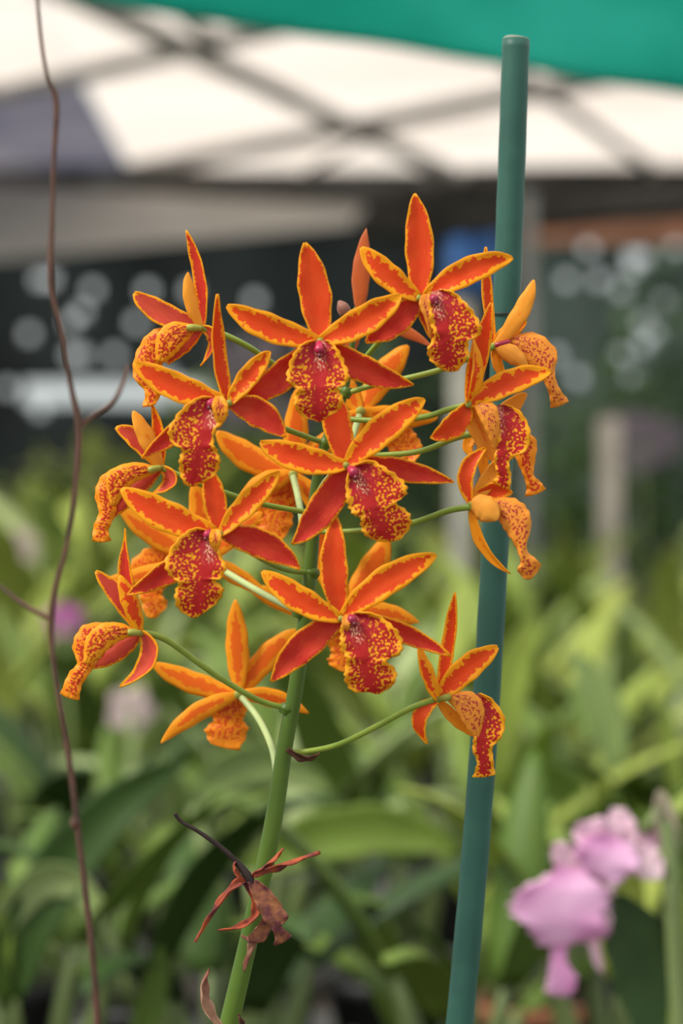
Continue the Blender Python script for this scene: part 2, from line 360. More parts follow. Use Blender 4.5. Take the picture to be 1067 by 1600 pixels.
# --- E left upper
D = .955; E = flower('flower at the left with one narrow upright sepal, lip hanging down left', (358, 630), D, [(506, 692, 1.0), (440, 668, .99), (395, 648, .97), (360, 632, .958)])
tepal('dorsal_sepal', E, (340, 460), 27, D, 8, (-4, -10, 4), 30, 20, .4, SB, base=(356, 630), root=.12)
tepal('petal', E, (209, 566), 44, D, 10, (2, 8, 6), 12, -8, .2, PB, base=(350, 625))
tepal('petal', E, (422, 549), 32, D, 2, (0, 2, 4), -14, 20, .2, PB)
tepal('lateral_sepal', E, (445, 684), 46, D, 12, (-4, -4, -6), 10, 0, .2, LS)
tepal('lateral_sepal', E, (222, 717), 34, D, -6, (-10, -18, -16), -12, 0, .2, LS)
lip('lip', E, [(330, 621), (308, 622), (284, 640), (264, 668), (267, 690), (283, 702), (280, 718), (281, 740), (288, 757)],
    [(352, 628), (356, 640), (352, 655), (338, 670), (334, 694), (340, 706), (344, 722), (337, 742), (308, 759)], D, (6, 26, 12), 12)
lip('side_lobe', E, [(336, 620), (331, 632), (333, 648), (340, 668)], [(347, 618), (356, 632), (355, 650), (345, 667)], D, (20, 32, 24), 4, 1, ('lipside', 'lip'), m=8)
column(E, (336, 624), (326, 634), 7, D, (14, 28))
# --- F left middle
D = .955; Ff = flower('flower at the left middle with a wide spotted lip, below the upper left flower', (344, 834), D, [(484, 895, 1.0), (440, 888, .99), (390, 862, .97), (345, 836, .958)])
tepal('dorsal_sepal', Ff, (326, 728), 36, D, 0, (-4, -12, -18), 10, 0, .2, SB, root=.09)
tepal('petal', Ff, (190, 763), 49, D, 10, (2, 8, 0), 12, -8, .15, PB, base=(338, 832))
tepal('petal', Ff, (437, 737), 36, D, 2, (2, 4, 6), -12, 14, .2, PB)
tepal('lateral_sepal', Ff, (469, 889), 46, D, 12, (-4, -4, -6), 10, 0, .2, LS)
tepal('lateral_sepal', Ff, (198, 929), 40, D, 6, (-10, -18, -16), -10, 0, .2, LS)
lip('lip', Ff, [(328, 831), (302, 826), (276, 845), (258, 876), (264, 898), (279, 910), (273, 926), (277, 950), (298, 965)],
    [(340, 836), (341, 850), (344, 866), (353, 884), (348, 902), (336, 906), (349, 920), (341, 940), (316, 960)], D, (6, 26, 12), 12)
lip('side_lobe', Ff, [(331, 827), (327, 838), (328, 850), (335, 862)], [(341, 826), (346, 836), (345, 850), (338, 863)], D, (20, 32, 24), 4, 1, ('lipside', 'lip'), m=8)
column(Ff, (330, 829), (321, 839), 7, D, (14, 28))
# --- G right, lip to the lower right
D = .965; G = flower('flower at the right edge beside the stake with a broad spotted lip, nearest of that cluster', (732, 632), D, [(534, 654, 1.0), (590, 657, .99), (660, 652, .98), (700, 640, .97), (731, 632, .966)])
tepal('dorsal_sepal', G, (768, 473), 30, D, -6, (-6, -14, -8), -15, 0, .25, SB, via=(748, 560), root=.06)
tepal('petal', G, (740, 531), 26, D, 0, (0, 14, 8), 38, 30, .5, PB, via=(742, 585))
tepal('petal', G, (861, 580), 40, D, 8, (2, 10, 6), -18, 10, .2, PB)
tepal('lateral_sepal', G, (672, 684), 38, D, 10, (-2, 4, 4), -14, 0, .2, SB)
tepal('lateral_sepal', G, (778, 728), 34, D, 0, (-8, -14, -18), 12, 0, .2, BY, root=.1)
g = lip('lip', G, [(765, 634), (776, 650), (779, 675), (775, 700), (772, 724), (777, 741), (769, 752)],
    [(790, 632), (812, 643), (827, 668), (825, 700), (797, 720), (799, 742), (797, 766)], D, (0, 14, 6), 8)
lip('side_lobe', G, [(740, 634), (748, 652), (760, 676), (770, 700)], [(755, 626), (775, 634), (781, 664), (776, 700)], D, (10, 24, 14), -6, 1.5, ('lipback', 'lip'))
# --- H behind G
D = .99; H = flower('flower half hidden behind the spotted lip at the right', (752, 680), D, [(502, 712, 1.0), (600, 711, .995), (660, 704, .99), (710, 685, .985), (748, 676, .99)])
tepal('petal', H, (822, 614), 30, D, 0, (0, 0, 0), 20, 0, .2, BY)
tepal('petal', H, (737, 712), 18, D, 4, (-2, -4, 0), 20, 0, .2, BK, via=(732, 692))
tepal('lateral_sepal', H, (757, 755), 18, D, 0, (0, 0, 0), 20, 0, .2, BK)
lip('lip', H, [(790, 680), (800, 700), (808, 722), (818, 745), (822, 762), (820, 776)], [(815, 668), (838, 688), (836, 720), (834, 742), (844, 752), (853, 764)], D, (0, 4, 8), -8, 3, ('liptop', 'lip'))
# --- I lower right of the cluster
D = .965; I_ = flower('flower seen from the side at the right, below the spotted lip and in front of the stake', (737, 788), D, [(490, 830, 1.0), (550, 830, .99), (640, 818, .98), (700, 798, .97), (737, 792, .965)])
tepal('dorsal_sepal', I_, (760, 700), 25, D, 14, (0, 0, -6), -10, 0, .3, SB, via=(729, 738))
tepal('petal', I_, (788, 712), 26, D, 0, (-4, -8, -10), 10, 0, .2, BY)
tepal('petal', I_, (800, 772), 26, D, 12, (-8, -8, -6), 10, 0, .2, SB)
tepal('lateral_sepal', I_, (777, 813), 42, D, 4, (4, 16, 18), 8, 0, -.3, ('pyellow', 'sepal'), base=(735, 786), blunt=.55)
tepal('lateral_sepal', I_, (797, 897), 19, D, -16, (-4, -4, 0), 30, 20, .3, BK)
lip('lip', I_, [(757, 790), (776, 809), (788, 828), (803, 850), (813, 876), (808, 890), (818, 904)],
    [(772, 778), (800, 777), (824, 794), (830, 822), (823, 858), (845, 882), (832, 903)], D, (0, 16, 6), -10, 3, ('lipback', 'lip'))
# --- J top right
D = .985; J = flower('side-on flower at the far right top, beside the stake', (772, 541), D, [(540, 615, 1.0), (590, 600, .995), (640, 590, .99), (690, 577, .985), (740, 556, .982), (770, 542, .984)])
tepal('dorsal_sepal', J, (759, 386), 17, D, 4, (-8, -14, -8), 20, 0, .3, SB)
tepal('petal', J, (834, 437), 28, D, -8, (0, 8, 4), -10, 0, -.2, BY)
tepal('petal', J, (823, 502), 24, D, 4, (-8, -10, -12), 0, 0, .2, SB)
tepal('lateral_sepal', J, (824, 576), 30, D, 4, (4, 14, 12), 10, 0, -.35, ('pyellow', 'sepal'), blunt=.6)
tepal('lateral_sepal', J, (790, 597), 15, D, -3, (-4, -4, 0), 10, 0, .3, BK)
lip('lip', J, [(788, 536), (808, 556), (832, 576), (850, 598), (858, 618), (860, 638)],
    [(800, 524), (838, 520), (870, 548), (867, 582), (874, 606), (889, 626)], D, (0, 16, 8), -10, 3, ('lipback', 'lip'))
mesh_obj('column', *px_tube([(774, 540, 4), (784, 537, 6), (797, 534, 6)], [4, 4.5, 4], D), M['column'], J['o'])
# --- K top left, side on
D = .985; K = flower('side-on flower at the upper left with a long thin upright sepal', (316, 513), D, [(541, 612, 1.0), (470, 592, 1.0), (425, 567, .995), (390, 543, .99), (350, 523, .987), (318, 514, .985)])
tepal('dorsal_sepal', K, (290, 360), 21, D, -10, (-4, -6, -2), -30, 0, .4, ('lsepal', 'pback'))
tepal('petal', K, (294, 425), 23, D, 6, (4, 12, 8), 20, 0, -.3, ('pbacky', 'petal'))
tepal('petal', K, (209, 458), 37, D, 8, (-6, -8, -10), 10, 0, .2, PK, blunt=.48)
tepal('lateral_sepal', K, (313, 571), 25, D, 12, (2, 8, 0), 20, 60, .3, PK, via=(334, 532))
tepal('lateral_sepal', K, (262, 570), 32, D, -6, (0, 4, 0), 0, 0, -.3, PK)
kf = lip('lip', K, [(275, 507), (235, 518), (212, 552), (208, 588), (226, 612), (222, 634)],
    [(300, 516), (280, 540), (256, 562), (250, 592), (253, 612), (243, 632)], D, (-8, -2, 4), -8, 3, ('liptop', 'lip'))
lip('side_lobe', K, [(302, 507), (268, 503), (245, 524), (243, 562)], [(309, 521), (290, 536), (276, 552), (260, 566)], D, (2, 14, 8), -8, 1.5, ('lipside', 'lip'))
mesh_obj('column', *px_tube([(315, 513, 6), (302, 512, 10), (292, 512, 10)], [4.5, 6, 5], D), M['ovary'], K['o'])
# --- L left middle, side on
D = .985; Ll = flower('side-on flower at the far left middle', (252, 731), D, [(489, 802, 1.0), (411, 788, .995), (357, 772, .99), (290, 747, .986), (254, 732, .985)])
tepal('dorsal_sepal', Ll, (238, 634), 18, D, -4, (-4, -6, -2), -20, 0, .3, SB)
tepal('petal', Ll, (208, 642), 30, D, -2, (4, 12, 8), 20, 0, -.3, ('pbacky', 'petal'))
tepal('petal', Ll, (181, 667), 32, D, -8, (-6, -8, -10), 10, 0, .2, PK)
tepal('lateral_sepal', Ll, (236, 771), 26, D, 8, (2, 8, 0), 20, 30, .3, PK, via=(266, 752))
tepal('lateral_sepal', Ll, (172, 812), 28, D, -4, (-8, -8, -8), 0, 0, -.3, PK)
lip('lip', Ll, [(196, 724), (160, 742), (148, 772), (154, 800), (146, 822), (144, 845)],
    [(242, 738), (204, 760), (186, 784), (180, 806), (170, 828), (174, 845)], D, (-8, 0, 6), -8, 3, ('liptop', 'lip'))
lip('side_lobe', Ll, [(242, 728), (212, 722), (180, 730), (165, 748), (172, 788)], [(245, 739), (228, 747), (208, 756), (192, 775), (182, 790)], D, (2, 16, 10), -8, 1.5, ('lipside', 'lip'))
mesh_obj('column', *px_tube([(251, 731, 6), (240, 733, 10), (232, 735, 10)], [4.5, 6, 5], D), M['ovary'], Ll['o'])
# --- M lower left, side on
D = .97; Mm = flower('side-on flower at the lower left, lip reaching furthest left', (220, 989), D, [(449, 1107, 1.0), (400, 1092, .995), (330, 1050, .985), (262, 1001, .975), (226, 989, .97)])
tepal('dorsal_sepal', Mm, (196, 826), 24, D, 10, (-6, -10, -2), -30, 0, .4, ('lsepal', 'pback'), blunt=1.4)
tepal('petal', Mm, (187, 899), 30, D, -2, (4, 12, 8), 15, 0, -.2, ('petal', 'pback'))
tepal('petal', Mm, (149, 893), 30, D, -6, (-6, -8, -10), 10, 0, .2, PK)
tepal('lateral_sepal', Mm, (187, 1073), 32, D, 12, (2, 8, 0), 20, 20, .3, PK, via=(232, 1030))
tepal('lateral_sepal', Mm, (144, 1045), 30, D, 2, (-8, -8, -8), 0, 0, -.3, PK)
lip('lip', Mm, [(168, 972), (130, 977), (113, 1008), (120, 1036), (107, 1052), (94, 1084)],
    [(208, 994), (172, 1012), (152, 1030), (144, 1046), (128, 1072), (124, 1094)], D, (-8, 0, 6), -8, 3, ('liptop', 'lip'))
lip('side_lobe', Mm, [(212, 984), (188, 973), (158, 975), (135, 996), (130, 1034)], [(214, 993), (196, 998), (176, 1008), (158, 1024), (142, 1038)], D, (2, 16, 10), -8, 1.5, ('lipside', 'lip'))
mesh_obj('column', *px_tube([(219, 989, 6), (208, 988, 10), (200, 988, 10)], [4.5, 6, 5], D), M['ovary'], Mm['o'])
# --- N lower right
D = .975; Nn = flower('flower at the lower right on a long arched stalk, in front of the stake', (684, 1093), D, [(452, 1174, 1.0), (480, 1174, 1.0), (530, 1163, .99), (590, 1134, .98), (640, 1107, .975), (680, 1093, .975)])
tepal('dorsal_sepal', Nn, (710, 926), 22, D, -4, (-4, -12, -4), -25, 0, .4, SB)
tepal('petal', Nn, (655, 1012), 26, D, 4, (4, 12, 8), 30, 20, .45, PB)
tepal('petal', Nn, (778, 1011), 40, D, 6, (0, 4, 0), -12, 10, .2, PB)
tepal('lateral_sepal', Nn, (668, 1163), 28, D, 14, (2, 6, 0), 10, 40, .2, SB, via=(656, 1122))
tepal('lateral_sepal', Nn, (740, 1150), 18, D, -2, (-8, -10, -10), 0, 0, .2, BK)
lip('lip', Nn, [(735, 1084), (742, 1105), (748, 1130), (740, 1155), (738, 1172), (745, 1192), (738, 1214)],
    [(750, 1084), (772, 1096), (789, 1126), (782, 1154), (770, 1166), (771, 1188), (774, 1210)], D, (0, 12, 6), 8, 3)
lip('side_lobe', Nn, [(696, 1092), (712, 1110), (726, 1134), (744, 1158)], [(706, 1082), (738, 1081), (757, 1108), (748, 1156)], D, (6, 18, 12), -8, 1.5, ('lipback', 'lip'))
mesh_obj('column', *px_tube([(686, 1092, 4), (696, 1090, 8), (704, 1088, 8)], [4, 6, 5], D), M['ovary'], Nn['o'])
# --- flowers on the far side of the stem, seen from behind
def back_flower(label, c, D, ped, teps, lp, pr=(5, 5, 5.5)):
    f = flower(label, c, D, ped, pr, pale=True, heart=8)
    for nm, tip, w, bend, z in teps: tepal(nm, f, tip, w, D, bend, z, rnd.uniform(-12, 12), 0, -.2, BK if nm != 'bronze' else ('bronze', 'bronze'))
    if lp: lip('lip', f, lp[0], lp[1], D, (-14, -26, -10), -6, 4, ('lipblur', 'lip'))
    return f
back_flower('blurred orange flower at the lower left seen from behind', (373, 1085), 1.045, [(432, 1215, 1.0), (425, 1170, 1.01), (405, 1125, 1.03), (378, 1090, 1.042)],
    [('dorsal_sepal', (367, 937), 37, 0, (0, 0, 0)), ('petal', (237, 1036), 36, 6, (-4, -10, -12)), ('petal', (463, 984), 38, 6, (-4, -10, -12)), ('lateral_sepal', (251, 1161), 30, -10, (2, 6, 4)), ('lateral_sepal', (482, 1115), 30, 8, (2, 4, 0))],
    ([(350, 1078), (322, 1088), (318, 1110), (334, 1124), (320, 1140), (328, 1160)], [(385, 1082), (388, 1095), (384, 1115), (380, 1125), (388, 1140), (374, 1172)]))
back_flower('blurred orange flower seen from behind, past the left middle lip', (322, 872), 1.05, [(470, 958, 1.0), (430, 938, 1.01), (380, 910, 1.03), (330, 880, 1.048)],
    [('dorsal_sepal', (304, 745), 34, 0, (0, 0, 0)), ('petal', (186, 792), 36, 10, (-4, -10, -12)), ('petal', (410, 800), 34, 0, (0, -6, -8)), ('lateral_sepal', (162, 905), 34, 8, (2, 6, 4)), ('lateral_sepal', (420, 930), 28, 0, (0, -6, -8))],
    ([(290, 860), (232, 856), (202, 886), (212, 915), (220, 940), (226, 960)], [(310, 890), (276, 900), (258, 918), (254, 930), (262, 945), (244, 966)]))
back_flower('blurred orange flower seen from behind at the middle left of the stem', (458, 742), 1.045, [(470, 850, 1.0), (471, 812, 1.01), (465, 775, 1.03), (458, 745, 1.042)],
    [('dorsal_sepal', (466, 604), 38, 0, (0, 0, 0)), ('petal', (338, 674), 44, 10, (-4, -10, -12)), ('petal', (540, 670), 36, 4, (0, -6, -8)), ('lateral_sepal', (372, 782), 36, -6, (2, 6, 4)), ('lateral_sepal', (520, 842), 34, 8, (2, 6, 4))],
    ([(436, 745), (412, 765), (404, 786), (402, 812), (398, 830), (412, 846)], [(476, 745), (488, 765), (470, 782), (458, 800), (456, 822), (436, 850)]))
back_flower('blurred orange flower seen from behind, above and right of the central flower', (563, 643), 1.045, [(508, 760, 1.0), (530, 730, 1.01), (548, 690, 1.03), (561, 650, 1.042)],
    [('dorsal_sepal', (515, 570), 38, 0, (0, -4, 0)), ('petal', (638, 540), 42, 4, (-4, -10, -12)), ('petal', (684, 652), 34, -4, (0, -6, -8)), ('lateral_sepal', (546, 735), 30, -6, (2, 6, 4)), ('lateral_sepal', (508, 672), 34, 6, (2, 6, 4))],
    ([(556, 655), (570, 675), (598, 690), (610, 706), (628, 716), (640, 722)], [(580, 640), (612, 645), (640, 668), (652, 682), (660, 700), (650, 718)]))
back_flower('blurred orange flower seen from behind, hidden by the lower centre flower', (538, 960), 1.05, [(483, 1010, 1.0), (495, 1000, 1.01), (515, 980, 1.03), (535, 963, 1.048)],
    [('dorsal_sepal', (490, 808), 44, 0, (0, -4, 0)), ('petal', (606, 838), 46, -4, (-4, -10, -12)), ('petal', (388, 916), 36, 8, (0, -6, -8)), ('lateral_sepal', (655, 973), 36, 8, (2, 6, 4)), ('lateral_sepal', (490, 1010), 30, -6, (2, 6, 4))],
    ([(528, 968), (515, 985), (512, 1005), (518, 1020), (512, 1032), (522, 1044)], [(572, 968), (585, 985), (580, 1005), (566, 1022), (572, 1036), (556, 1050)]))
T = back_flower('bronze fading flower at the very top of the spike, seen from behind', (562, 488), 1.03, [(552, 535, 1.0), (549, 515, 1.01), (556, 500, 1.02), (562, 490, 1.03)],
    [('bronze', (572, 357), 29, 3, (0, 4, 0)), ('bronze', (676, 542), 22, 4, (0, 0, 0)), ('bronze', (542, 570), 22, 0, (0, 0, 0))], None, (4, 5, 6))
for o in T['o'].children:
    if o.name.startswith('bronze'): o.name = 'tepal'
mesh_obj('bud', *px_tube([(552, 512, 0), (545, 500, 2), (539, 488, 4), (534, 478, 5), (529, 470, 5)], [2.5, 4, 10, 9, 2], 1.0, 6), M['bud'], SP)
# bracts and nodes on the stem
def strip(name, pts, w, D, mat, par, org=None, z=(0, 3, 0), mats=None):
    f = {'o': par, 'c': pts[0], 'z': 0}
    return tepal(name, f, pts[-1], w, D, 0, z, 20, 50, .7, (mat, mat), base=pts[0], via=pts[1] if len(pts) > 2 else None, blunt=.7, ripple=.12)
strip('dry_bract', [(410, 1445), (396, 1475), (380, 1518)], 13, .985, 'bract', SP)
strip('dry_bract', [(415, 1438), (400, 1466), (378, 1462)], 16, .985, 'bract', SP)
strip('dry_bract', [(346, 1606), (318, 1560), (328, 1514)], 18, .985, 'bract', SP)
strip('dry_bract', [(368, 1612), (376, 1600), (372, 1585)], 10, .985, 'dark_bract', SP)
strip('dry_bract', [(449, 1170), (475, 1184), (500, 1177)], 11, .99, 'dark_bract', SP)
for (nx, ny, r) in ((487, 895, 12), (449, 1108, 13), (468, 958, 12), (490, 803, 11), (508, 693, 9), (541, 613, 9)):
    mesh_obj('node', *px_tube([(nx - 3, ny + 8, 0), (nx - 1, ny + 3, 0), (nx, ny, 0), (nx + 1, ny - 4, 0), (nx + 2, ny - 8, 0)], [r * .85, r, r * 1.08, r, r * .8], 1.0, 3), M['stem'], SP)

# ------------------------------------------------------------------ withered fallen flower caught on the stem
WF = empty('withered_flower', PT(388, 1378, 0, .975))
tag(WF, 'shrivelled red-brown dead flower hanging across the lower green stem', 'dead flower')
D = .975
mesh_obj('stalk', *px_tube([(273, 1271, 0), (284, 1284, 0), (308, 1298, 2), (340, 1320, 2), (368, 1345, 0), (385, 1366, 0), (393, 1380, 0)], [3, 3, 3.2, 4, 4.5, 7, 7], D), M['wilt_stalk'], WF)
f = {'o': WF, 'c': (388, 1378), 'z': 0}
def wt_(name, pts, w, roll=20, tw=90): return tepal(name, f, pts[-1], w, D, 0, (0, 4, 2), roll, tw, .6, ('wilt', 'wilt'), base=pts[0], via=pts[1], blunt=.6, ripple=.14)
wt_('sepal', [(384, 1376), (352, 1400), (304, 1472)], 14); wt_('sepal', [(383, 1378), (398, 1432), (340, 1453)], 13, 10, 60)
wt_('petal', [(392, 1370), (418, 1352), (443, 1326)], 12); wt_('petal', [(395, 1366), (440, 1352), (500, 1331)], 14, 10, 120)
wt_('sepal', [(384, 1380), (368, 1362), (368, 1346)], 9)
lip('lip', f, [(388, 1378), (397, 1405), (410, 1434), (428, 1458), (428, 1478)], [(400, 1376), (422, 1392), (450, 1432), (440, 1446), (457, 1462)], D, (4, 12, 0), 8, 3.5, ('wilt_lip', 'wilt_lip'))
lip('withered_side_lobe', f, [(412, 1432), (400, 1450), (388, 1462)], [(424, 1446), (414, 1470), (394, 1474)], D, (-4, -6, -6), 4, 2, ('wilt_lip', 'wilt_lip'))

# ------------------------------------------------------------------ stake, wire, bare stem
ST = empty('plant_stake', PT(640, 2500, 0, 1.035)); tag(ST, 'dark green plastic-coated garden stake standing upright right of the orange flowers', 'stake')
sp = cat_rom([(640, 2500, 21.5), (690, 1850, 21.5), (718, 1600, 21.5), (745, 1300, 21.5), (763, 1040, 21.5), (779, 740, 21.5), (792, 450, 21.5), (800, 240, 21.5), (806, 62, 21.5)], 8)
sv, sf = tube_data([PT(a, b, 0, 1.035) for a, b, r in sp], [r / F * 1.035 * (1 + .012 * math.sin(i * 1.7)) for i, (a, b, r) in enumerate(sp)], 28)
mesh_obj('pole', sv, sf, M['stake'], ST)
mesh_obj('cut_end', *px_tube([(806, 63, 0), (806, 60, 0), (806.2, 58, 0)], [20.5, 20, 16], 1.035, 2, 24), M['stake_end'], ST)
w_ = []
for k in range(28):
    a = 2 * math.pi * k / 24; w_.append(PT(791 + 24.5 * math.cos(a), 487 + 2 * math.sin(a * 1.0) + k * .15, 24.5 * math.sin(a), 1.035))
mesh_obj('wire_tie', *tube_data(w_, [.0004] * 28, 6), M['wire'], None, w_[0])
tag(bpy.data.objects['wire_tie'], 'thin dark wire twisted round the green stake', 'wire')
VN = empty('bare_stem', PT(152, 2500, 0, 1.17)); tag(VN, 'thin dry brown leafless stem rising down the left side of the picture', 'stem')
vp = [(175, 2480), (165, 2000), (152, 1600), (140, 1450), (122, 1300), (110, 1200), (92, 1090), (81, 1010), (80, 966), (86, 920), (105, 850), (118, 760), (123, 665), (110, 600), (97, 520), (84, 470), (79, 430), (82, 330), (84, 250), (88, 160), (74, 120), (64, 60), (56, -30), (50, -120)]
vr = [7, 7, 6.5, 6, 6, 5.8, 5.6, 5.5, 7, 5.2, 5, 5, 7, 5, 5, 4.8, 6.5, 4.5, 4.5, 6, 4, 3.6, 3.2, 3]
mesh_obj('main_stem', *px_tube([(a, b, 4 * math.sin(b * .01)) for a, b in vp], [x * .82 for x in vr], 1.17, 5), M['vine'], VN)
mesh_obj('side_twig', *px_tube([(123, 668, 0), (145, 650, -20), (172, 632, -50), (190, 605, -90), (200, 570, -140)], [5, 4.5, 4, 3.5, 2.5], 1.17), M['vine'], VN)
mesh_obj('side_twig', *px_tube([(80, 968, 0), (55, 955, -15), (28, 938, -40), (-5, 912, -70)], [5, 4, 3.5, 2.5], 1.17), M['vine'], VN)
mesh_obj('node', *px_tube([(119, 1296, 0), (118, 1286, 0), (117, 1276, 0)], [6, 9, 6], 1.17), M['vine'], VN)

# ================================================================== the place around it
M['net'] = simple('net_dark_for_deep_shade', (.022, .028, .026), .9, .1, .5, 1.3, col2=(.010, .012, .012))  # near-black colour stands in for the deep shade of the interior
M['net_green'] = simple('grey_green_shade_net', (.075, .10, .085), .9, .1, .5, 2.2, col2=(.03, .042, .036))
M['roofpipe'] = simple('grey_roof_pipe', (.36, .345, .33), .5, .4, .3, 6)
M['roofbeam'] = simple('dark_roof_beam', (.075, .07, .065), .6, .3, .3, 6)
M['wood'] = simple('brown_timber', (.36, .16, .09), .7, .2, .4, 5)
M['post'] = simple('pale_concrete_post', (.30, .29, .24), .8, .2, .25, 9)
M['post_grey'] = simple('grey_metal_post', (.28, .30, .29), .6, .3, .25, 9)
M['white'] = simple('white_tray', (.8, .82, .85), .5, .4, .1, 8)
M['blue'] = simple('blue_tarp', (.05, .16, .42), .5, .4, .3, 8)
M['ground'] = simple('dirt_floor', (.14, .12, .09), .9, .1, .4, 4, bs=.3, bd=.01)
M['bench'] = simple('bench_mesh', (.10, .10, .09), .7, .2, .3, 9)
M['pot'] = simple('terracotta_pot', (.30, .12, .06), .8, .2, .3, 14)
M['potb'] = simple('black_plastic_pot', (.02, .02, .02), .5, .4, .3, 14)
def sheet(name, col, transl, col2, s=1.2):
    t = NT(name); tc = t.node('ShaderNodeTexCoord').outputs['Object']; n = t.noise(tc, s, 4)
    c = t.mix(t.ramp(n, .35, .7), col, col2)
    return t.finish(c, .6, .2, transl, tcol=c)
M['roof'] = sheet('white_roof_sheet', (.90, .86, .81), .85, (.82, .77, .72))
M['roof_grey'] = sheet('weathered_roof_sheet', (.27, .27, .32), .85, (.50, .48, .49), 1.1)
M['awning'] = sheet('pale_grey_sheet', (.80, .78, .75), .65, (.70, .68, .66))
M['teal'] = sheet('teal_shade_cloth', (.07, .46, .38), .75, (.14, .56, .48), 3)

struct = lambda o: tag(o, kind='structure')
def plane_obj(name, pts, mat, th=.004):
    o = mesh_obj(name, pts, [tuple(range(len(pts)))], mat, None, pts[0], solid=th, smooth=False); return o
struct(mesh_obj('floor', *box_data((0, 4.2, -.03), (11, 11.6, .06)), M['ground'], smooth=False))
# back wall: net, coloured near black for the deep shade, with torn gaps where the daylight comes through
WY = 9.0
def wallpt(px, py): 
    r = RT * ((px - 533.5) / F) + UP * ((800 - py) / F) + FW
    return CAM + r * (WY / r.y)
hr = random.Random(3)
holes = [(hr.uniform(0, 480), hr.uniform(440, 640), .04) for _ in range(7)] + [(hr.uniform(850, 1067), hr.uniform(380, 620), .04) for _ in range(6)] + [(130, 560, .055), (68, 440, .050), (150, 455, .030), (215, 505, .045), (120, 500, .04), (170, 610, .05), (405, 470, .035), (985, 400, .045), (1035, 470, .04), (940, 440, .05),
         (930, 500, .03), (1010, 540, .035), (1060, 380, .05), (880, 430, .035), (975, 450, .03), (60, 640, .05), (255, 590, .05), (230, 450, .03), (890, 285, .05), (870, 560, .03), (905, 590, .03), (40, 520, .03), (720, 480, .025), (130, 620, .07), (1000, 500, .035)]
def net_wall(name, x0, x1, z0, z1, mat):
    st = .04; nx = int((x1 - x0) / st); nz = int((z1 - z0) / st); V_, F_ = [], []
    for i in range(nx + 1):
        for k in range(nz + 1): V_.append(Vector((x0 + (x1 - x0) * i / nx, WY + .02 * math.sin(i * .4), z0 + (z1 - z0) * k / nz)))
    hp = [(wallpt(a, b), r) for a, b, r in holes]; op0 = wallpt(40, 592); op1 = wallpt(325, 636)
    for i in range(nx):
        for k in range(nz):
            c = (V_[i * (nz + 1) + k] + V_[(i + 1) * (nz + 1) + k + 1]) / 2
            if any(abs(h.x - c.x) < r / 2 and abs(h.z - c.z) < r / 2 for h, r in hp) or (op0.x < c.x < op1.x and op1.z < c.z < op0.z): continue
            F_.append((i * (nz + 1) + k, (i + 1) * (nz + 1) + k, (i + 1) * (nz + 1) + k + 1, i * (nz + 1) + k + 1))
    return struct(mesh_obj(name, V_, F_, mat, None, (0, WY, 0), solid=.004))
net_wall('wall_back', -5.2, .7, 0, 2.75, M['net'])
net_wall('wall_back_right', .7, 5.2, 0, 2.75, M['net_green'])
# flat translucent roof on pipes, from 4.4 m to 7 m away
RZ = 2.40
def roof_pt(px, py): return onz(px, py, RZ)
def bar(name, a, b, r, mat, par=None, seg=10): return mesh_obj(name, *tube_data([Vector(a), (Vector(a) + Vector(b)) / 2, Vector(b)], [r] * 3, seg), mat, par, None if par else a)
ys = [4.0, 4.9, 5.8, 7.1]; xs = [-3.2, -.62, 3.2]
roof_w = {}
for i in range(3):
    for j in range(2):
        mat = M['roof_grey'] if (j == 0 and i == 2) else M['roof']
        x0, x1 = xs[j] + .004, xs[j + 1] - .004
        o = plane_obj('ceiling', [Vector((x0, ys[i] + .004, RZ + .03)), Vector((x0, ys[i + 1] - .004, RZ + .03)), Vector((x1, ys[i + 1] - .004, RZ + .03)), Vector((x1, ys[i] + .004, RZ + .03))], mat)
        struct(o)
def rbar(p, q, r, mat='roofpipe', ext=0.0):
    a = roof_pt(*p); b = roof_pt(*q); d = (b - a).normalized(); a = a - d * ext; b = b + d * ext
    o = bar('trim_1', a, b, r, M[mat]); return struct(o)
rbar((110, -10), (745, 290), .024, ext=.3)
rbar((-120, 175), (470, 35), .021, ext=.1)
rbar((200, 268), (960, 118), .024, ext=.5)
rbar((330, 60), (210, -40), .016)
rbar((600, 200), (470, 275), .012)
rbar((830, 130), (1000, 250), .016, ext=.2)
# eaves beam
a = PT(-150, 262, 0, 7.1); b = PT(640, 306, 0, 7.1); c = PT(1250, 215, 0, 7.1)
for p, q, r in ((a, b, .045), (b, c, .060)): struct(bar('trim_2', p, q, r, M['roofbeam']))
struct(bar('trim_3', PT(560, 345, 0, 7.15), PT(1250, 290, 0, 7.15), .075, M['roofbeam']))
AW = plane_obj('grey_awning', [PT(-250, 272, 0, 6.9), PT(570, 325, 0, 6.9), PT(548, 352, 0, 6.4), PT(-250, 432, 0, 6.4)], M['awning'])
tag(AW, 'pale grey sheet awning below the roof beam at the left', 'awning')
BR = mesh_obj('timber_board', *box_data(PT(1010, 360, 0, 8.0), (.85, .04, .085)), M['wood'], None, PT(1010, 360, 0, 8.0), smooth=False); tag(BR, 'brown timber board under the roof edge at the right', 'board')
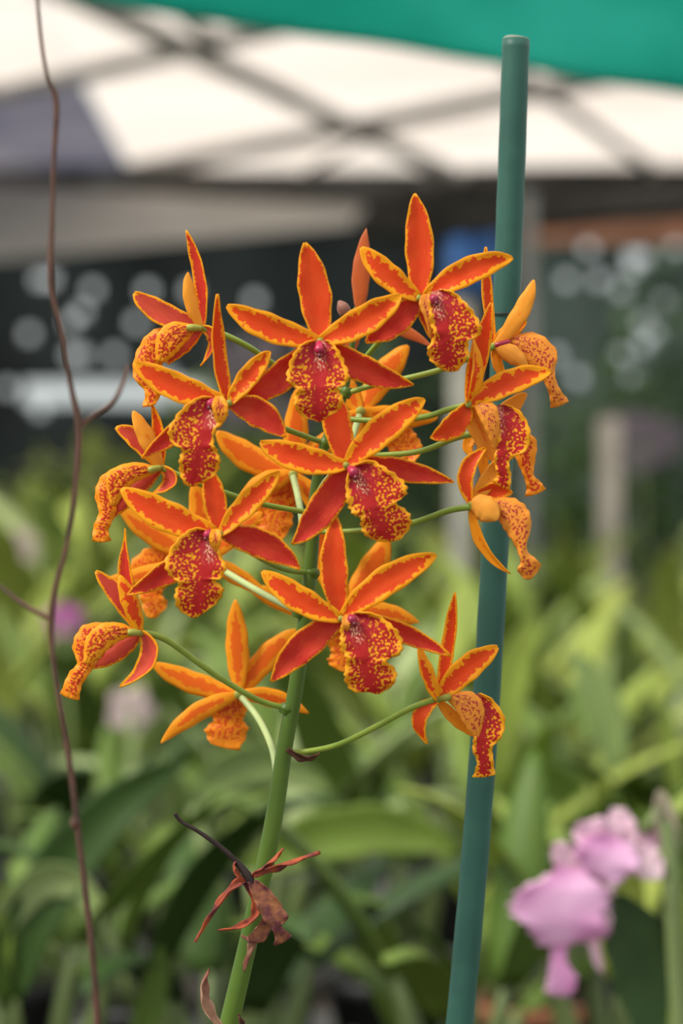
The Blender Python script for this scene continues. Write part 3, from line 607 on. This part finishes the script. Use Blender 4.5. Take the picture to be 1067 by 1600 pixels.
# teal shade cloth
V_, F_ = [], []; nx = 40; ny = 14
ep = cat_rom([(100, -20), (300, 18), (500, 46), (680, 72), (830, 98), (960, 120), (1120, 140), (1300, 160)], 8); nx = len(ep) - 1
for i, (ex, ey) in enumerate(ep):
    for j in range(ny + 1):
        t = j / ny; dd = 2.6 - .5 * t; V_.append(PT(ex, ey + 8 - 300 * t + 1.5 * math.sin(i * .55) + 4 * math.sin(i * .21) * t, 0, dd) + Vector((0, .012 * math.sin(i * .9 + t * 5) * t, .02 * math.sin(t * 9 + i * .15) * min(1, 3 * t))))
for i in range(nx):
    for j in range(ny): k = i * (ny + 1) + j; F_.append((k, k + ny + 1, k + ny + 2, k + 1))
tc_ = empty('shade_cloth', PT(830, 97, 0, 2.6)); tag(tc_, 'teal green shade cloth stretched overhead at the top right', 'shade cloth')
mesh_obj('cloth', V_, F_, M['teal'], tc_, solid=.002)
mesh_obj('hem', *tube_data([PT(x, y + 8 + 1.5 * math.sin(i * .55), 0, 2.6) for i, (x, y) in enumerate(ep)], [.004] * len(ep), 8), M['teal'], tc_)
# posts, tray, tarp
def post(px, y0, d, r, mat, label, top=None):
    p = PT(px, 800, 0, d); zt = PT(px, y0, 0, d).z
    o = mesh_obj('post', *tube_data([Vector((p.x, p.y, 0)), Vector((p.x, p.y, zt / 2)), Vector((p.x, p.y, zt))], [r] * 3, 16), M[mat], None, Vector((p.x, p.y, 0))); tag(o, label, 'post'); return o
M['post_beige'] = simple('beige_post', (.52, .47, .40), .8, .2, .25, 9)
post(952, 655, 5.2, .024, 'post_beige', 'pale beige post standing among the plants at the right')
post(722, 470, 4.2, .020, 'post', 'pale grey-green post standing left of the green stake, behind the orange flowers')
post(824, 300, 6.4, .020, 'post_grey', 'thin grey metal pipe post just right of the top of the stake')
V_, F_ = [], []; c0 = PT(742, 405, 0, 7.6)
for i in range(13):
    for k in range(11): V_.append(c0 + Vector((-.085 + .17 * i / 12, .03 * math.sin(i * 1.1 + k * .2), .11 - .22 * k / 10 + .01 * math.sin(i * .8))))
for i in range(12):
    for k in range(10): q_ = i * 11 + k; F_.append((q_, q_ + 1, q_ + 12, q_ + 11))
BT = empty('blue_tarp', c0); mesh_obj('tarp_sheet', V_, F_, M['blue'], BT, solid=.003)
for sx in (-.08, .08): mesh_obj('tie_rope', *tube_data([c0 + Vector((sx, 0, .10)), c0 + Vector((sx, -.03, .2)), Vector((c0.x + sx, c0.y - .05, RZ + .02))], [.004] * 3, 6), M['wire'], BT)
BT; tag(BT, 'blue tarp hanging below the roof beam left of the stake', 'tarp')

# benches
def bench(d0, d1, z, label):
    r = empty('bench', (0, (d0 + d1) / 2, 0)); tag(r, label, 'bench')
    mesh_obj('bench_top', *box_data((0, (d0 + d1) / 2, z - .015), (3.2, d1 - d0, .03)), M['bench'], r, smooth=False)
    for sx in (-1.5, 1.5):
        for yy in (d0 + .05, d1 - .05): mesh_obj('leg', *box_data((sx, yy, (z - .03) / 2), (.05, .05, z - .03)), M['bench'], r, smooth=False)
BZ = .80
bench(.82, 1.36, BZ, 'nearest plant bench, under the orange orchid and its stake')
bench(1.5, 2.65, BZ, 'plant bench carrying the front rows of green orchids')
bench(2.9, 5.6, BZ + .02, 'plant bench carrying the far rows of green orchids')
# pot of the orange orchid (below the frame)
pc = PT(500, 2400, 0, 1.01); pc.z = BZ
OP = mesh_obj('orchid_pot', *lathe_data([(.075, 0), (.105, .13), (.112, .13), (.112, .15), (.098, .15), (.096, .12), (.001, .12)], pc, 32), M['pot'], None, pc)
tag(OP, 'terracotta pot holding the orange orchid and its green stake', 'pot')
pc2 = PT(170, 2400, 0, 1.17); pc2.z = BZ
OP2 = mesh_obj('orchid_pot', *lathe_data([(.04, 0), (.055, .08), (.06, .08), (.06, .095), (.05, .095), (.048, .08), (.001, .08)], pc2 + Vector((0, 0.0, 0)), 24), M['potb'], None, pc2)
tag(OP2, 'small black pot from which the dry brown stem grows', 'pot')

# ------------------------------------------------------------------ strap-leaved orchid plants
def leaf_mat(name, a, b, transl=.25):
    t = NT(name); oi = t.node('ShaderNodeObjectInfo').outputs['Random']; tc = t.node('ShaderNodeTexCoord').outputs['Object']
    n = t.noise(tc, 14, 3); c = t.mix(oi, a, b); c = t.mix(t.math('MULTIPLY', t.ramp(n, .4, .7), .4), c, tuple(x * .6 for x in a))
    return t.finish(c, .45, .28, transl, tcol=c)
M['leafA'] = leaf_mat('leaf_mid_green', (.20, .29, .045), (.10, .18, .028))
M['leafB'] = leaf_mat('leaf_yellow_green', (.42, .49, .09), (.26, .37, .06))
M['leafC'] = leaf_mat('leaf_dark_green', (.065, .125, .022), (.035, .075, .018))
M['leafD'] = leaf_mat('leaf_pale_green', (.46, .54, .24), (.30, .40, .13))
M['bulb'] = leaf_mat('pseudobulb_green', (.24, .31, .10), (.16, .21, .08), .05)
def leaf_data(base, az, el, L, w, droop, fold=.35, n=12, m=4):
    V_, F_ = [], []; p = Vector(base); e = el; side = Vector((-math.sin(az), math.cos(az), 0)); ds = L / n
    for i in range(n + 1):
        s = i / n; t = Vector((math.cos(az) * math.cos(e), math.sin(az) * math.cos(e), math.sin(e))); nn = t.cross(side) * -1
        if i: p = p + t * ds
        hw = w / 2 * max(.03, math.sin(math.pi * (.07 + .93 * s) ** .85)) ** .62
        for j in range(m + 1):
            u = 2 * j / m - 1; V_.append(p + side * u * hw + nn * abs(u) * hw * fold)
        e -= droop / n * (.5 + s)
    for i in range(n):
        for j in range(m): k = i * (m + 1) + j; F_.append((k, k + m + 1, k + m + 2, k + 1))
    return V_, F_
def make_plant(seed, lm, nb, hb, Ll, wl, pot='pot'):
    r = random.Random(seed); root = empty('orchid_plant', (0, 0, 0))
    mesh_obj('pot', *lathe_data([(.042, 0), (.058, .075), (.064, .075), (.064, .09), (.055, .09), (.053, .075), (.001, .075)], (0, 0, 0), 20), M[pot], root)
    for i in range(nb):
        a = 2 * math.pi * (i + r.random() * .5) / nb; rr = .02 + .02 * r.random(); b = Vector((rr * math.cos(a), rr * math.sin(a), .078)); h = hb * r.uniform(.7, 1.15); lean = .25 * h
        top = b + Vector((lean * math.cos(a), lean * math.sin(a), h)); mid = (b + top) / 2 + Vector((0, 0, .01))
        mesh_obj('pseudobulb', *tube_data([b, (b + mid) / 2, mid, (mid + top) / 2, top], [.005, .009, .011, .009, .004], 8), M['bulb'], root)
        for q_ in range(2 if r.random() < .45 else 1):
            az = a + (q_ * 2.6) + r.uniform(-.5, .5)
            mesh_obj('leaf', *leaf_data(top, az, r.uniform(.75, 1.45), Ll * r.uniform(.75, 1.2), wl * r.uniform(.8, 1.2), r.uniform(.3, 1.5)), M[lm], root, solid=.0012)
    return root
KINDS = [('mid green', make_plant(1, 'leafA', 6, .14, .24, .050, 'potb')), ('yellow-green', make_plant(2, 'leafB', 6, .16, .22, .046, 'potb')), ('dark green', make_plant(3, 'leafC', 6, .13, .26, .055, 'potb')),
         ('pale green', make_plant(4, 'leafD', 5, .15, .24, .052, 'potb')), ('mid green', make_plant(5, 'leafA', 7, .18, .20, .044, 'potb')), ('yellow-green', make_plant(6, 'leafB', 5, .12, .28, .040))]
used = set()
def copy_tree(o, parent=None):
    c = o.copy(); C.objects.link(c)
    if parent: c.parent = parent
    for ch in list(o.children): copy_tree(ch, c)
    return c
rowname = ['nearest', 'second', 'third', 'fourth', 'rear']
ordn = ['first', 'second', 'third', 'fourth', 'fifth', 'sixth', 'seventh', 'eighth', 'ninth', 'tenth', 'eleventh', 'twelfth', 'thirteenth']
rows = [(1.85, 4, .15, [4, 2, 0, 1], .80), (2.3, 6, .125, [2, 4, 3, 0, 5, 4], .96), (3.05, 7, .135, [1, 0, 4, 3, 1, 5, 3], 1.08), (3.9, 8, .15, [1, 3, 5, 4, 1, 3, 5, 1], 1.2), (4.9, 9, .165, [1, 5, 4, 1, 0, 1, 4, 5, 3], 1.36)]
for ri, (d, n, st, kinds, sc_) in enumerate(rows):
    for i in range(n):
        k = kinds[i % len(kinds)]; x = (i - (n - 1) / 2) * st + rnd.uniform(-.02, .02); y = d + rnd.uniform(-.07, .07); nm, proto = KINDS[k]
        o = proto if k not in used else copy_tree(proto); used.add(k)
        s = sc_ * rnd.uniform(.92, 1.1) * (1.16 if ri > 2 and i < 3 else 1); o.location = (x, y, BZ if d < 2.8 else BZ + .02); o.scale = (s, s, s); o.rotation_euler = (0, 0, rnd.uniform(0, 6.28))
        tag(o, '%s strap-leaved orchid, %s from the left in the %s row' % (nm, ordn[i], rowname[ri]), 'potted plant', 'potted orchids on the benches behind')

# ------------------------------------------------------------------ plants with single large leaves that stand out
def feature_plant(label, pot_px, D, strokes, pot='potb'):
    base = PT(pot_px, 1500, 0, D); base.z = BZ
    r = empty('orchid_plant', base); tag(r, label, 'potted plant'); W[r.name] = base
    mesh_obj('pot', *lathe_data([(.042, 0), (.058, .075), (.064, .075), (.064, .09), (.055, .09), (.053, .075), (.001, .075)], base, 20), M[pot], r)
    f = {'o': r, 'c': (0, 0), 'z': 0}
    for (p0, via, p1, w, mat, zz) in strokes:
        b0 = PT(p0[0], p0[1], 0, D); bt = base + Vector((rnd.uniform(-.02, .02), rnd.uniform(-.02, .02), .075)); mid = (b0 + bt) / 2 + Vector((0, 0, .02))
        mesh_obj('pseudobulb', *tube_data([bt, (bt + mid) / 2, mid, (mid + b0) / 2, b0], [.005, .009, .010, .008, .004], 8), M['bulb'], r)
        tepal('leaf', f, p1, w, D, 0, zz, rnd.uniform(-25, 25), 15, .35, (mat, mat), base=p0, via=via, blunt=.62, pk=.9, root=.05)
feature_plant('potted orchid with a pale arching leaf, at the lower left corner', 30, 1.72, [((-30, 1500), (90, 1370), (190, 1500), 62, 'leafD', (0, 20, 40)), ((-5, 1660), (-2, 1500), (12, 1385), 40, 'leafB', (0, 10, 0)), ((20, 1560), (110, 1340), (290, 1190), 90, 'leafC', (0, 0, -40)), ((210, 1640), (235, 1560), (250, 1480), 50, 'leafA', (0, 0, 0))])
feature_plant('potted orchid with broad leaves directly behind the withered flower', 440, 1.95, [((400, 1680), (395, 1580), (370, 1440), 58, 'leafB', (0, 10, 0)), ((390, 1360), (560, 1300), (720, 1330), 85, 'leafA', (0, 0, 20)), ((300, 1260), (400, 1190), (520, 1240), 70, 'leafD', (0, 0, 20)), ((640, 1640), (600, 1500), (560, 1400), 70, 'leafA', (0, 0, 20))])
feature_plant('potted orchid with upright yellowing leaves to the right of the stake', 880, 2.3, [((770, 1230), (795, 1080), (835, 960), 62, 'leafB', (0, 0, 0)), ((900, 1420), (900, 1280), (820, 1190), 90, 'leafA', (0, 0, 30)), ((1060, 1330), (1050, 1200), (1030, 1080), 40, 'leafB', (0, 0, 0)), ((960, 1200), (940, 1100), (890, 1020), 60, 'leafD', (0, 0, 0))])

# ------------------------------------------------------------------ pink flowers
def pinkmat(name, a, b, sc=22): return simple(name, a, .5, .2, .2, sc, .3, col2=b)
M['pinkpetal'] = pinkmat('pale_pink_petal', (.88, .56, .70), (.92, .76, .78)); M['pinklip'] = pinkmat('mauve_pink_lip', (.82, .36, .66), (.88, .54, .76)); M['magenta'] = pinkmat('magenta_petal', (.60, .12, .48), (.70, .25, .55)); M['lilac'] = pinkmat('dull_lilac_petal', (.24, .19, .25), (.30, .25, .30))
M['pinkwhite'] = pinkmat('pinkish_white_petal', (.75, .58, .56), (.80, .66, .62)); M['sheath'] = simple('papery_sheath', (.50, .42, .30), .7, .2, .3, 40)
b0 = PT(1075, 1500, 0, 1.5); b0.z = BZ; b0.y -= 0.0
CP = empty('pink_orchid', b0); tag(CP, 'large pink ruffled orchid in bloom with dark leaf, at the lower right', 'orchid')
mesh_obj('pot', *lathe_data([(.05, 0), (.07, .09), (.076, .09), (.076, .105), (.066, .105), (.064, .09), (.001, .09)], b0, 24), M['pot'], CP)
ct = PT(1042, 1290, 0, 1.5); m1 = PT(1062, 1600, 0, 1.5)
mesh_obj('stalk', *tube_data([b0 + Vector((0, 0, .09)), m1, PT(1050, 1420, 0, 1.5), ct, PT(1030, 1262, 0, 1.5), PT(1005, 1300, 0, 1.5)], [.006, .006, .005, .005, .004, .004], 10), M['bulb'], CP)
fq = {'o': CP, 'c': (1000, 1310), 'z': 0}; D = 1.5
tepal('leaf', fq, (960, 1400), 110, D, 0, (0, -20, -30), 10, 10, .25, ('leafC', 'leafC'), base=(1040, 1640), via=(1000, 1500), blunt=.55, pk=.9)
tepal('leaf', fq, (1075, 1380), 46, D, 0, (0, -20, -30), 10, 10, .25, ('leafB', 'leafB'), base=(1060, 1680), via=(1068, 1520), blunt=.55, pk=.9)
tepal('sheath', fq, (1030, 1235), 34, D, 0, (0, 5, 10), 10, 0, .6, ('sheath', 'sheath'), base=(1048, 1330), blunt=.5)
def pf(label, c, teps, lp, zz=0):
    f_ = mesh_obj('flower', *px_tube([(c[0] + 20, c[1] - 10, -14), (c[0] + 8, c[1] - 4, -6), (c[0], c[1], 0), (c[0] - 4, c[1] + 4, 4)], [3, 6, 9, 4], D, 4), M['pinkpetal'], CP, PT(c[0], c[1], 0, D)); f_['label'] = label
    fl = {'o': f_, 'c': c, 'z': zz}
    for nm, tip, w, via, z in teps: tepal(nm, fl, tip, w, D, 0, z, rnd.uniform(-20, 20), 20, .25, ('pinkpetal', 'pinkpetal'), via=via, ripple=.09, blunt=.55)
    lip('lip', fl, lp[0], lp[1], D, (6, 40, 20), 14, 7, ('pinklip', 'pinklip'), freq=15)
pf('upper pale pink flower', (985, 1325), [('petal', (895, 1300), 66, None, (0, 20, 30)), ('petal', (1035, 1370), 50, None, (0, 10, 20)), ('dorsal_sepal', (960, 1262), 44, None, (0, -4, -10)), ('lateral_sepal', (1052, 1300), 40, None, (0, -6, -20)), ('lateral_sepal', (930, 1400), 40, None, (0, -6, -20))],
   ([(950, 1300), (915, 1310), (900, 1330), (905, 1350), (915, 1362)], [(985, 1320), (1000, 1345), (990, 1362), (965, 1378), (945, 1378)]))
pf('lower mauve pink flower with a ruffled lip', (905, 1375), [('petal', (868, 1316), 42, None, (0, 6, 10)), ('petal', (950, 1460), 52, None, (0, 6, 10)), ('dorsal_sepal', (935, 1340), 40, None, (0, -4, -10)), ('lateral_sepal', (940, 1522), 26, None, (0, -6, -20)), ('lateral_sepal', (810, 1400), 40, None, (0, -6, -20))],
   ([(872, 1352), (856, 1372), (812, 1392), (798, 1424), (822, 1446), (842, 1478)], [(915, 1362), (936, 1382), (956, 1398), (942, 1436), (950, 1462), (898, 1474)]))
fq2 = {'o': CP, 'c': (880, 1480), 'z': 0}
lip('hanging_petal', fq2, [(862, 1470), (860, 1500), (856, 1530), (850, 1552)], [(890, 1470), (884, 1500), (902, 1528), (892, 1556)], D, (0, 10, 0), 6, 5, ('pinklip', 'pinklip'))
def far_flower(label, px, py, D, size, mat, n=1, spread=30):
    p = PT(px, py, 0, D); bz = BZ + (.02 if D > 2.8 else 0) if D < 5.7 else 0.0
    r = empty('flowering_orchid', Vector((p.x, p.y, bz))); tag(r, label, 'flower')
    base = W[r.name]; mesh_obj('stem', *tube_data([base, (base + p) / 2 + Vector((.01, 0, 0)), p], [.004] * 3, 8), M['bulb'], r)
    rr = random.Random(px)
    for k in range(n):
        qx = px + (rr.uniform(-1, 1) * spread if n > 1 else 0); qy = py + (rr.uniform(-1, 1) * spread if n > 1 else 0)
        o = mesh_obj('flower', *px_tube([(px, py + (qy - py) * .3, -2), ((px + qx) / 2, (py + qy) / 2, 0), (qx, qy, 4)], [1.5, 1.5, 3], D, 3, 8), M['bulb'], r, PT(qx, qy, 0, D))
        fl = {'o': o, 'c': (qx, qy), 'z': 4}; a0 = rr.uniform(0, 6)
        for q_ in range(5):
            a = a0 + q_ * 1.2566; tepal('petal', fl, (qx + size * math.cos(a), qy + size * math.sin(a)), size * .8, D, 0, (0, 5, 0), rr.uniform(-20, 20), 0, .2, (mat, mat), n=8, m=4, blunt=.5)
far_flower('magenta flower behind the dry stem, left of the lowest left orange flower', 100, 968, 3.0, 32, 'magenta')
far_flower('pinkish white flower among leaves below the lowest left orange flower', 205, 1110, 2.7, 40, 'pinkwhite')
far_flower('pinkish white flower at the left edge among far leaves', 30, 855, 3.8, 30, 'pinkwhite')
far_flower('dull lilac flower cluster behind the upper left orange flowers', 425, 600, 5.55, 30, 'lilac', 9, 75)
far_flower('dull lilac flower cluster right of the pale beige post', 1000, 685, 5.55, 28, 'lilac', 7, 48)

# ------------------------------------------------------------------ shrubs against the back net
def shrub(label, px, top_px, D, wpx, mat, seed, proto=[]):
    r = random.Random(seed); p = PT(px, 800, 0, D); base = Vector((p.x, p.y, 0)); top = PT(px, top_px, 0, D).z; R_ = wpx / F * D / 2
    o = empty('shrub', base); tag(o, label, 'shrub')
    mesh_obj('trunk', *tube_data([base, base + Vector((.02, 0, .5)), base + Vector((0, .01, top * .75))], [.022, .018, .01], 8), M['roofbeam'], o)
    V_, F_ = [], []
    for k in range(420):
        a = r.uniform(0, 6.28); u = r.uniform(-1, 1); q_ = r.random() ** .4; h = (top - .75) / 2
        c = base + Vector((math.cos(a) * math.sqrt(1 - u * u) * R_ * q_, math.sin(a) * math.sqrt(1 - u * u) * min(R_, .3) * q_, .75 + h + u * h * q_))
        v, f_ = leaf_data(c, r.uniform(0, 6.28), r.uniform(-.8, 1.0), r.uniform(.08, .14), r.uniform(.025, .045), r.uniform(0, 1.2), .3, 4, 2)
        n0 = len(V_); V_ += v; F_ += [tuple(i_ + n0 for i_ in q__) for q__ in f_]
    mesh_obj('foliage', V_, F_, M[mat], o)
shrub('bushy green shrub against the net at the far left', 120, 660, 7.0, 330, 'leafB', 11)
shrub('green shrub against the net behind the upper left orange flowers', 330, 575, 7.6, 260, 'leafA', 12)
shrub('dark green shrub against the net behind the top flowers', 600, 500, 8.0, 300, 'leafC', 13)
shrub('green shrub against the net right behind the stake', 860, 600, 7.8, 250, 'leafC', 14)
shrub('tall green shrub against the net at the far right', 1030, 410, 8.2, 260, 'leafC', 15)
